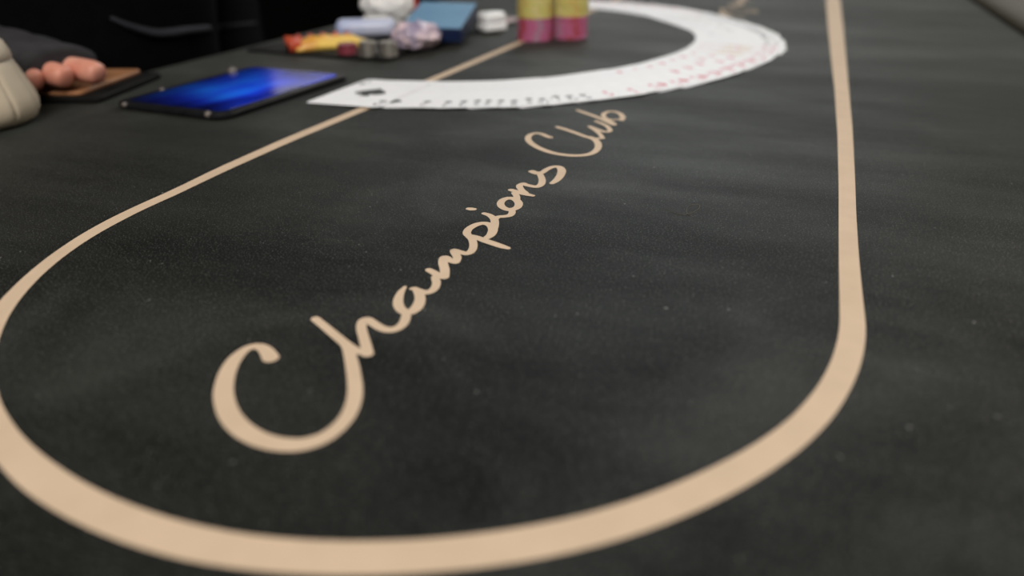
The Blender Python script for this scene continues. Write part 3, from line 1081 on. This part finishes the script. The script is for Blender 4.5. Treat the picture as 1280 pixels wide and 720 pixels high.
for i in range(nx):
    for j in (0, ny):
        bm.faces.new((gv[j][i], gv[j][i + 1], gb[j][i + 1], gb[j][i]))
from_bm('packet', bm, MAT['yellow_film'], wr, smooth=True)
for ln, ox, oy, rr in ((0.012, -0.045, 0.0, 0.0), (0.056, -0.005, 0.0185, 0.0)):
    bm = bmesh.new()
    nn = 14
    top, bot = [], []
    for i in range(nn + 1):
        f = i / nn - 0.5
        if oy == 0:
            a, b = (ox, f * 0.030), (ox + ln, f * 0.026)
        else:
            a, b = (ox + f * ln, oy + 0.008), (ox + f * ln, oy)
        h = 0.004 + 0.003 * math.sin(i * 1.9)
        top.append((bm.verts.new((a[0], a[1], h + 0.005)), bm.verts.new((b[0], b[1], h + 0.004))))
        bot.append((bm.verts.new((a[0], a[1], 0)), bm.verts.new((b[0], b[1], 0))))
    for i in range(nn):
        bm.faces.new((top[i][0], top[i + 1][0], top[i + 1][1], top[i][1]))
        bm.faces.new((bot[i][0], bot[i][1], bot[i + 1][1], bot[i + 1][0]))
        for q in (0, 1):
            bm.faces.new((top[i][q], top[i + 1][q], bot[i + 1][q], bot[i][q]))
    for i in (0, nn):
        bm.faces.new((top[i][0], top[i][1], bot[i][1], bot[i][0]))
    tag(from_bm('red_end', bm, MAT['red_film'], wr, smooth=True), 'red edge of the wrapper')

# small stacks of coins and tokens


def coin_mesh(r, h, mat):
    bm = bmesh.new()
    lathe(bm, [(0, 0), (r - 0.0003, 0), (r, 0.0003), (r, h - 0.0003), (r - 0.0003, h), (r * 0.86, h), (r * 0.85, h - 0.00015), (0, h - 0.00015)], 28)
    me = bpy.data.meshes.new('coin')
    bmesh.ops.recalc_face_normals(bm, faces=bm.faces)
    bm.to_mesh(me)
    bm.free()
    me.materials.append(mat)
    return me


for (px, py), r, n, mk, who, grp in (((435, 69), 0.0095, 5, 'maroon', 'maroon token, %s from the mat in the stack beside the yellow wrapper', 'maroon tokens in a stack'),
                                     ((461, 71.5), 0.0085, 7, 'coin', 'dull silver coin, %s from the mat in the stack beside the maroon tokens', 'silver coins in two stacks'),
                                     ((487, 72), 0.0085, 7, 'coin', 'dull silver coin, %s from the mat in the stack beside the lilac wrapper', 'silver coins in two stacks')):
    me = coin_mesh(r, 0.0019, MAT[mk])
    b = at(px, py)
    b += Vector((b.x, b.y, 0)).normalized() * r
    for k in range(n):
        o = bpy.data.objects.new('token' if mk == 'maroon' else 'coin', me)
        COL.objects.link(o)
        o.location = (b.x + random.uniform(-0.0004, 0.0004), b.y + random.uniform(-0.0004, 0.0004), TZ + ZM + k * 0.00194)
        tag(o, who % ORD[k], 'token' if mk == 'maroon' else 'coin', grp)

# pale blue tissue packet
b = at(456, 48)
tp = empty('tissue_packet', b + Vector((0.0, 0.014, 0)), 'pale blue glossy tissue packet lying behind the coin stacks', 'packet', rz=0.12)
bm = bmesh.new()
bm_box(bm, 0.066, 0.026, 0.019, (0, 0, 0.0095), 0.0080, 4)
from_bm('packet_body', bm, MAT['pale_blue'], tp, smooth=True)
bm = bmesh.new()
bm_box(bm, 0.030, 0.012, 0.0006, (0.012, -0.001, 0.0193), 0.0002, 1)
tag(from_bm('opening_flap', bm, MAT['white_paper'], tp), 'white adhesive flap')

b = at(483, 40)
crumple('paper_tissue', 0.064, 0.046, 0.062, MAT['white_paper'], b + Vector((0, 0.030, 0)), 0.3, 'crumpled white paper tissue behind the pale blue packet', 'tissue', amp=0.18, seed=2)
b = at(521, 66)
crumple('lilac_wrapper', 0.052, 0.036, 0.028, MAT['lilac'], b + Vector((-0.002, 0.019, 0)), 0.25, 'crumpled lilac cellophane wrapper in front of the blue card box', 'wrapper', amp=0.28, seed=5)

# blue card box
near_m = P(538, 34, 0.021)
mz = 0.02
while (P(561, 3, mz) - near_m).length > 0.088 and mz < 0.09:
    mz += 0.0002
byy = (P(561, 3, mz) - near_m).normalized()
bxx = Vector((1.0, 0.0, 0.0))
bxx = (bxx - byy * bxx.dot(byy)).normalized()
bzz = bxx.cross(byy)
bw, bl, bt = 0.064, 0.088, 0.015
bc = near_m + byy * bl / 2
bx = empty('card_box', bc - bzz * bt, 'steel blue playing card box with dark navy sides, propped up at a slant', 'box')
bx.matrix_world = Matrix.Translation(bc - bzz * bt) @ Matrix((bxx, byy, bzz)).transposed().to_4x4()
bm = bmesh.new()
bm_box(bm, bw, bl, bt - 0.001, (0, 0, (bt - 0.001) / 2), 0.001)
tag(from_bm('carton', bm, MAT['navy'], bx), 'dark navy sides of the box')
bm = bmesh.new()
bm_box(bm, bw - 0.001, bl - 0.001, 0.001, (0, 0, bt - 0.0005), 0.0003, 1)
from_bm('lid', bm, MAT['box_blue'], bx)

# small red box behind
b = at(507, 21)
bm = bmesh.new()
bm_box(bm, 0.034, 0.020, 0.040, (0, 0, 0.020), 0.0015)
tag(from_bm('red_box', bm, MAT['red_card'], loc=(b.x, b.y, TZ + ZM), rz=0.2), 'small red carton behind the white tissue', 'box')

# white rounded case and pink slip
b = at(615, 40)
wc_ = empty('earbud_case', b + Vector((0.0, 0.013, 0)), 'small white rounded earbud case beside the blue card box', 'case', rz=0.6)
bm = bmesh.new()
bm_box(bm, 0.029, 0.022, 0.009, (0, 0, 0.0045), 0.0025, 4)
from_bm('case_body', bm, MAT['white_plastic'], wc_, smooth=True)
bm = bmesh.new()
bm_box(bm, 0.0288, 0.0218, 0.0128, (0, 0, 0.0143), 0.0050, 5)
from_bm('case_lid', bm, MAT['white_plastic'], wc_, smooth=True)
b = at(636, 25)
bm = bmesh.new()
rounded_slab(bm, 0.030, 0.050, 0, 0.0006, 0.003, 3, 0.0001)
tag(from_bm('paper_slip', bm, MAT['pink_paper'], loc=(b.x - 0.004, b.y, TZ + ZM), rz=-0.4), 'pale pink paper slip on the mat by the chip stacks', 'paper')

# a curled hair lying on the felt
bm = bmesh.new()
hp = [P(x, y, 0.0002) for x, y in catmull([(830, 259), (843, 266), (858, 268), (872, 262), (874, 256), (862, 257), (858, 265), (866, 271)], 6)]
tube(bm, hp, 0.00009, 5)
tag(from_bm('hair_strand', bm, MAT['hair_pale']), 'thin curled hair lying on the felt to the right of the lettering', 'hair')

# ------------------------------------------------------------------ the dealer


def skin_body(name, joints, edges, mat, parent, levels=2, root=0):
    """one continuous surface grown over a skeleton: joints = {name: (world pos, rx, ry)}"""
    keys = list(joints)
    me = bpy.data.meshes.new(name)
    me.from_pydata([tuple(joints[k][0]) for k in keys], [(keys.index(a), keys.index(b)) for a, b in edges], [])
    o = bpy.data.objects.new(name, me)
    COL.objects.link(o)
    m = o.modifiers.new('skin', 'SKIN')
    m.use_smooth_shade = True
    sv = me.skin_vertices[0].data
    for i, k in enumerate(keys):
        sv[i].radius = joints[k][1:3]
        sv[i].use_root = (i == root)
    s = o.modifiers.new('subsurf', 'SUBSURF')
    s.levels = s.render_levels = levels
    dg = bpy.context.evaluated_depsgraph_get()
    dg.update()
    me2 = bpy.data.meshes.new_from_object(o.evaluated_get(dg))
    bpy.data.objects.remove(o)
    me2.name = name
    me2.materials.clear()
    for p in me2.polygons:
        p.use_smooth = True
        p.material_index = 0
    o = link(name, me2, mat, parent)
    return o


DV = 0.33                                       # where along the table he sits
dealer = empty('person', TW(-0.66, DV, -TZ), 'person in a black top seated at the table edge, fingers resting on the brown wallet', 'person')


def rel(p):
    return Vector(p) - dealer.location


def T(u, v, z):                                  # table coordinates with height from the floor, relative to the dealer
    return rel(TW(u, v, z - TZ))


# right hand: curled fingers on the wallet's flap
fdir = Vector((CP, -SP, 0))                      # straight across the table
vdir = Vector((SP, CP, 0))
tip = [P(44, 110, 0.014), P(79, 100, 0.0175), P(120, 95, 0.0175)]
wrist = tip[1] - fdir * 0.092 + vdir * 0.006
wrist.z = TZ + 0.020
elbow = TW(-0.66, 0.20, -0.03)
J = {
    'pelvis': (T(-0.66, DV, 0.52), 0.150, 0.135),
    'belly': (T(-0.625, DV, 0.68), 0.155, 0.165),
    'waist': (T(-0.595, DV, 0.80), 0.150, 0.160),
    'chest': (T(-0.575, DV, 0.98), 0.150, 0.170),
    'upper': (T(-0.575, DV, 1.08), 0.110, 0.130),
    'neck': (T(-0.570, DV, 1.17), 0.060, 0.062),
    'shoulder_r': (T(-0.575, DV - 0.175, 1.07), 0.075, 0.075),
    'elbow_r': (rel(elbow), 0.050, 0.050),
    'fore_r': (rel(elbow.lerp(wrist, 0.55)) + Vector((0, 0, -0.012)), 0.040, 0.040),
    'wrist_r': (rel(wrist) - fdir * 0.03 + Vector((0, 0, -0.012)), 0.030, 0.028),
    'shoulder_l': (T(-0.575, DV + 0.175, 1.07), 0.075, 0.075),
    'elbow_l': (T(-0.640, DV + 0.275, 0.80), 0.052, 0.052),
    'wrist_l': (T(-0.505, DV + 0.130, 0.655), 0.036, 0.036),
    'hip_r': (T(-0.64, DV - 0.095, 0.50), 0.095, 0.095),
    'hip_l': (T(-0.64, DV + 0.095, 0.50), 0.095, 0.095),
}
E_ = [('pelvis', 'belly'), ('belly', 'waist'), ('waist', 'chest'), ('chest', 'upper'), ('upper', 'neck'), ('upper', 'shoulder_r'), ('shoulder_r', 'elbow_r'),
      ('elbow_r', 'fore_r'), ('fore_r', 'wrist_r'), ('upper', 'shoulder_l'), ('shoulder_l', 'elbow_l'), ('elbow_l', 'wrist_l'), ('pelvis', 'hip_r'), ('pelvis', 'hip_l')]
jacket = skin_body('jacket', J, E_, MAT['jacket'], dealer, 2)
JL = {'hips': (T(-0.665, DV, 0.505), 0.14, 0.115)}
EL = []
for s, q in ((-1, 'r'), (1, 'l')):
    JL.update({'hip' + q: (T(-0.64, DV + s * 0.10, 0.50), 0.085, 0.085), 'knee' + q: (T(-0.235, DV + s * 0.15, 0.515), 0.060, 0.060),
               'shin' + q: (T(-0.225, DV + s * 0.155, 0.33), 0.055, 0.055), 'ankle' + q: (T(-0.235, DV + s * 0.155, 0.09), 0.042, 0.045)})
    EL += [('hips', 'hip' + q), ('hip' + q, 'knee' + q), ('knee' + q, 'shin' + q), ('shin' + q, 'ankle' + q)]
skin_body('trousers', JL, EL, MAT['trouser'], dealer, 2)
for s in (-1, 1):
    a = T(-0.255, DV + s * 0.155, 0.035)
    JS = {'heel': (a, 0.036, 0.034), 'mid': (a + (T(-0.17, DV + s * 0.165, 0.033) - T(-0.255, DV + s * 0.155, 0.035)), 0.040, 0.030), 'toe': (T(-0.075, DV + s * 0.175, 0.026), 0.034, 0.024)}
    skin_body('shoe', JS, [('heel', 'mid'), ('mid', 'toe')], MAT['black_leather'], dealer, 2)

# cuff of the black top round the right wrist, light painted in as grey
wdir = fdir.copy()
base = wrist - wdir * 0.085
bm = bmesh.new()
NC = 24
rings = []
for k in range(NC + 4):
    f = min(k, NC) / NC
    c = rel(base + wdir * (0.168 * f) + vdir * (0.001 * f) + Vector((0, 0, 0.002 + 0.0045 * f + 0.006 * math.sin(math.pi * f) - 0.002 * max(0, k - NC))))
    wob = 1 + 0.06 * math.sin(k * 1.7) * (1 - f * 0.5)
    sh = 1 - 0.16 * max(0, k - NC)
    hw, hh = 0.034 * wob * sh, (0.034 - 0.021 * f) * wob * sh
    rings.append([bm.verts.new(c + vdir * (hw * math.cos(2 * math.pi * i / 28)) + Vector((0, 0, hh * math.sin(2 * math.pi * i / 28)))) for i in range(28)])
for a, b in zip(rings[:-1], rings[1:]):
    for i in range(28):
        bm.faces.new((a[i], a[(i + 1) % 28], b[(i + 1) % 28], b[i]))
bm.faces.new(rings[0][::-1])
cuff = from_bm('cuff', bm, MAT['cuff'], dealer, smooth=True)
tag(cuff, 'sleeve end of the black top, painted grey where it is lit')


def hand(name, wr, palm_dir, up, knuckles, fingers, thumb):
    """palm with five separate bent fingers, one skinned surface"""
    side = palm_dir.cross(up).normalized()
    Jh = {'wrist': (wr, 0.024, 0.017), 'palm': (wr + palm_dir * 0.040, 0.028, 0.0125)}
    Eh = [('wrist', 'palm')]
    for n_, chain in fingers.items():
        prev = 'palm'
        for q, (p, r) in enumerate(chain):
            k = '%s%d' % (n_, q)
            Jh[k] = (p, r, r)
            Eh.append((prev, k))
            prev = k
    prev = 'wrist'
    for q, (p, r) in enumerate(thumb):
        k = 'thumb%d' % q
        Jh[k] = (p, r, r)
        Eh.append((prev, k))
        prev = k
    return skin_body(name, {k: (rel(v[0]), v[1], v[2]) for k, v in Jh.items()}, Eh, MAT['skin'], dealer, 2)


up = Vector((0, 0, 1))
pd = wdir.copy()
sd = pd.cross(up).normalized()                  # to his right, towards the lens
fing = {}
lens = {'index': 1.0, 'middle': 1.06, 'ring': 1.0, 'little': 0.85}
targets = {'index': tip[2], 'middle': tip[1], 'ring': tip[0], 'little': tip[0] - vdir * 0.012 - fdir * 0.022}
for k, nme in enumerate(('index', 'middle', 'ring', 'little')):
    t = targets[nme]
    side_ = (t - wrist).dot(sd)
    kn = wrist + pd * 0.050 + sd * side_ * 0.75
    kn.z = TZ + 0.0185
    mid = kn.lerp(t, 0.5)
    mid.z = TZ + 0.0225
    end = Vector((t.x, t.y, TZ + WTOP + 0.0095)) + pd * 0.006
    fing[nme] = [(kn, 0.0100), (mid, 0.0098), (Vector((t.x, t.y, TZ + 0.0205)), 0.0096), (end, 0.0082)]
thumb = [(wrist + pd * 0.018 - sd * 0.022, 0.012), (wrist + pd * 0.040 - sd * 0.036 + Vector((0, 0, 0.001)), 0.0095), (wrist + pd * 0.060 - sd * 0.038 + Vector((0, 0, 0.0)), 0.0085)]
hand('right_hand', wrist, pd, up, None, fing, thumb)

# left hand resting in the lap, below the table edge
wl_ = dealer.location + J['wrist_l'][0]
ld = (TW(-0.45, DV) - TW(-0.505, DV + 0.130)).normalized()
ls = ld.cross(up).normalized()
fl = {}
for k, (nme, ll) in enumerate((('index', 0.072), ('middle', 0.080), ('ring', 0.074), ('little', 0.060))):
    o_ = (1.5 - k) * 0.021
    b0 = wl_ + ld * 0.088 - ls * o_ + Vector((0, 0, -0.010))
    fl[nme] = [(b0, 0.0098), (b0 + ld * ll * 0.5 + Vector((0, 0, -0.008)), 0.0092), (b0 + ld * ll + Vector((0, 0, -0.026)), 0.008)]
tl_ = [(wl_ + ld * 0.02 - ls * 0.025, 0.012), (wl_ + ld * 0.05 - ls * 0.045, 0.0108), (wl_ + ld * 0.078 - ls * 0.052 + Vector((0, 0, -0.006)), 0.0092)]
hand('left_hand', wl_, ld, up, None, fl, tl_)

# head with a face, looking down at the table
hc = T(-0.525, DV, 1.335)
fx = (TW(1, 0) - TW(0, 0)).normalized()          # facing across the table
HM = Matrix((fx, up.cross(fx), up)).transposed().to_4x4()
bm = bmesh.new()
bmesh.ops.create_icosphere(bm, subdivisions=5, radius=1)
for v in bm.verts:
    x, y, z = v.co
    w = 0.078 * (1 - 0.22 * max(0, -z) ** 1.5)
    d_ = 0.098 * (1 - 0.10 * max(0, -z))
    X, Y, Z = x * d_, y * w, z * 0.120
    if x > 0:
        X += 0.022 * math.exp(-((y / 0.16) ** 2) - (((z + 0.10) / 0.16) ** 2))          # nose
        X += 0.008 * math.exp(-((y / 0.30) ** 2) - (((z + 0.88) / 0.16) ** 2))          # chin
        for sy in (-1, 1):
            X -= 0.011 * math.exp(-(((y - sy * 0.40) / 0.17) ** 2) - (((z - 0.08) / 0.11) ** 2))   # eye sockets
        X += 0.005 * math.exp(-(((z - 0.26) / 0.10) ** 2))                               # brow
        X += 0.004 * math.exp(-((y / 0.32) ** 2) - (((z + 0.48) / 0.10) ** 2))          # lips
    v.co = (X, Y, Z)
HT = Matrix.Translation(hc) @ HM @ Matrix.Rotation(math.radians(18), 4, 'Y')
bmesh.ops.transform(bm, matrix=HT, verts=bm.verts)
t = bmesh.new()
tube(t, [hc + Vector((0, 0, -0.06)) - fx * 0.015, hc + Vector((0, 0, -0.12)) - fx * 0.03, T(-0.572, DV, 1.15)], [0.056, 0.054, 0.060], 20)
merge(bm, t)
for sy in (-1, 1):
    t = bmesh.new()
    bmesh.ops.create_uvsphere(t, u_segments=16, v_segments=10, radius=1)
    bmesh.ops.transform(t, matrix=HT @ Matrix.Translation((-0.008, sy * 0.078, 0.0)) @ Matrix.Diagonal((0.018, 0.008, 0.031, 1)), verts=t.verts)
    merge(bm, t)
from_bm('head', bm, MAT['skin'], dealer, smooth=True)
for sy in (-1, 1):
    bm = bmesh.new()
    bmesh.ops.create_uvsphere(bm, u_segments=16, v_segments=10, radius=0.0118)
    bmesh.ops.transform(bm, matrix=HT @ Matrix.Translation((0.0775, sy * 0.031, 0.009)), verts=bm.verts)
    eo = from_bm('eye', bm, MAT['eye'], dealer, smooth=True)
    bm = bmesh.new()
    bmesh.ops.create_uvsphere(bm, u_segments=12, v_segments=8, radius=0.0055)
    bmesh.ops.transform(bm, matrix=HT @ Matrix.Translation((0.0850, sy * 0.031, 0.008)), verts=bm.verts)
    from_bm('iris', bm, MAT['iris'], eo, smooth=True)
bm = bmesh.new()
bmesh.ops.create_uvsphere(bm, u_segments=20, v_segments=10, radius=1)
bmesh.ops.transform(bm, matrix=HT @ Matrix.Translation((0.083, 0, -0.058)) @ Matrix.Diagonal((0.008, 0.024, 0.0075, 1)), verts=bm.verts)
from_bm('mouth', bm, MAT['lip'], dealer, smooth=True)
bm = bmesh.new()
bmesh.ops.create_icosphere(bm, subdivisions=5, radius=1)
for v in bm.verts:
    x, y, z = v.co
    n = 0.04 * mnoise.noise(v.co * 6)
    v.co = (x * (0.105 + n * 0.1), y * (0.085 + n * 0.1), z * 0.129)
kill = [v for v in bm.verts if (v.co.x > 0.012 and v.co.z < 0.068) or v.co.z < -0.045]
bmesh.ops.delete(bm, geom=kill, context='VERTS')
bmesh.ops.solidify(bm, geom=list(bm.faces), thickness=0.006)
bmesh.ops.transform(bm, matrix=HT, verts=bm.verts)
from_bm('hair', bm, MAT['hair'], dealer, smooth=True)

# chair under him
ch = empty('stool', TW(-0.70, DV, -TZ), 'dark padded stool under the person in black', 'stool', rz=-PSI)
bm = bmesh.new()
bm_box(bm, 0.44, 0.46, 0.07, (0, 0, 0.345), 0.025, 3)
from_bm('seat', bm, MAT['black_leather'], ch, smooth=True)
for sx in (-1, 1):
    for sy in (-1, 1):
        bm = bmesh.new()
        hgt = 0.315
        bm_box(bm, 0.032, 0.032, hgt, (sx * 0.19 - (0.04 if sx < 0 else 0), sy * 0.20, hgt / 2), 0.004)
        from_bm('leg', bm, MAT['wood'], ch)

# tube that paints the rim light along a sagging fold of the black top
bpy.context.view_layer.update()
dg = bpy.context.evaluated_depsgraph_get()
jm = jacket.evaluated_get(dg)
inv = jacket.matrix_world.inverted()
fold = []
camp = Vector((0, 0, TZ + H))
for px, py in catmull([(138, 22), (165, 34), (198, 42), (235, 38), (285, 33), (330, 27), (360, 15), (376, 2)], 4):
    g = P(px, py, 0)
    d = (g - camp).normalized()
    hit, loc, nrm, _ = jm.ray_cast(inv @ camp, inv.to_3x3() @ d)
    if hit:
        fold.append(loc - d * 0.001)
if len(fold) > 4:
    bm = bmesh.new()
    n = len(fold)
    tube(bm, fold, [0.0015 + 0.003 * math.sin(math.pi * (i + 0.5) / n) for i in range(n)], 8)
    tag(from_bm('jacket_fold', bm, MAT['fold'], dealer, smooth=True), 'fold of the black top, its rim light painted dark grey')
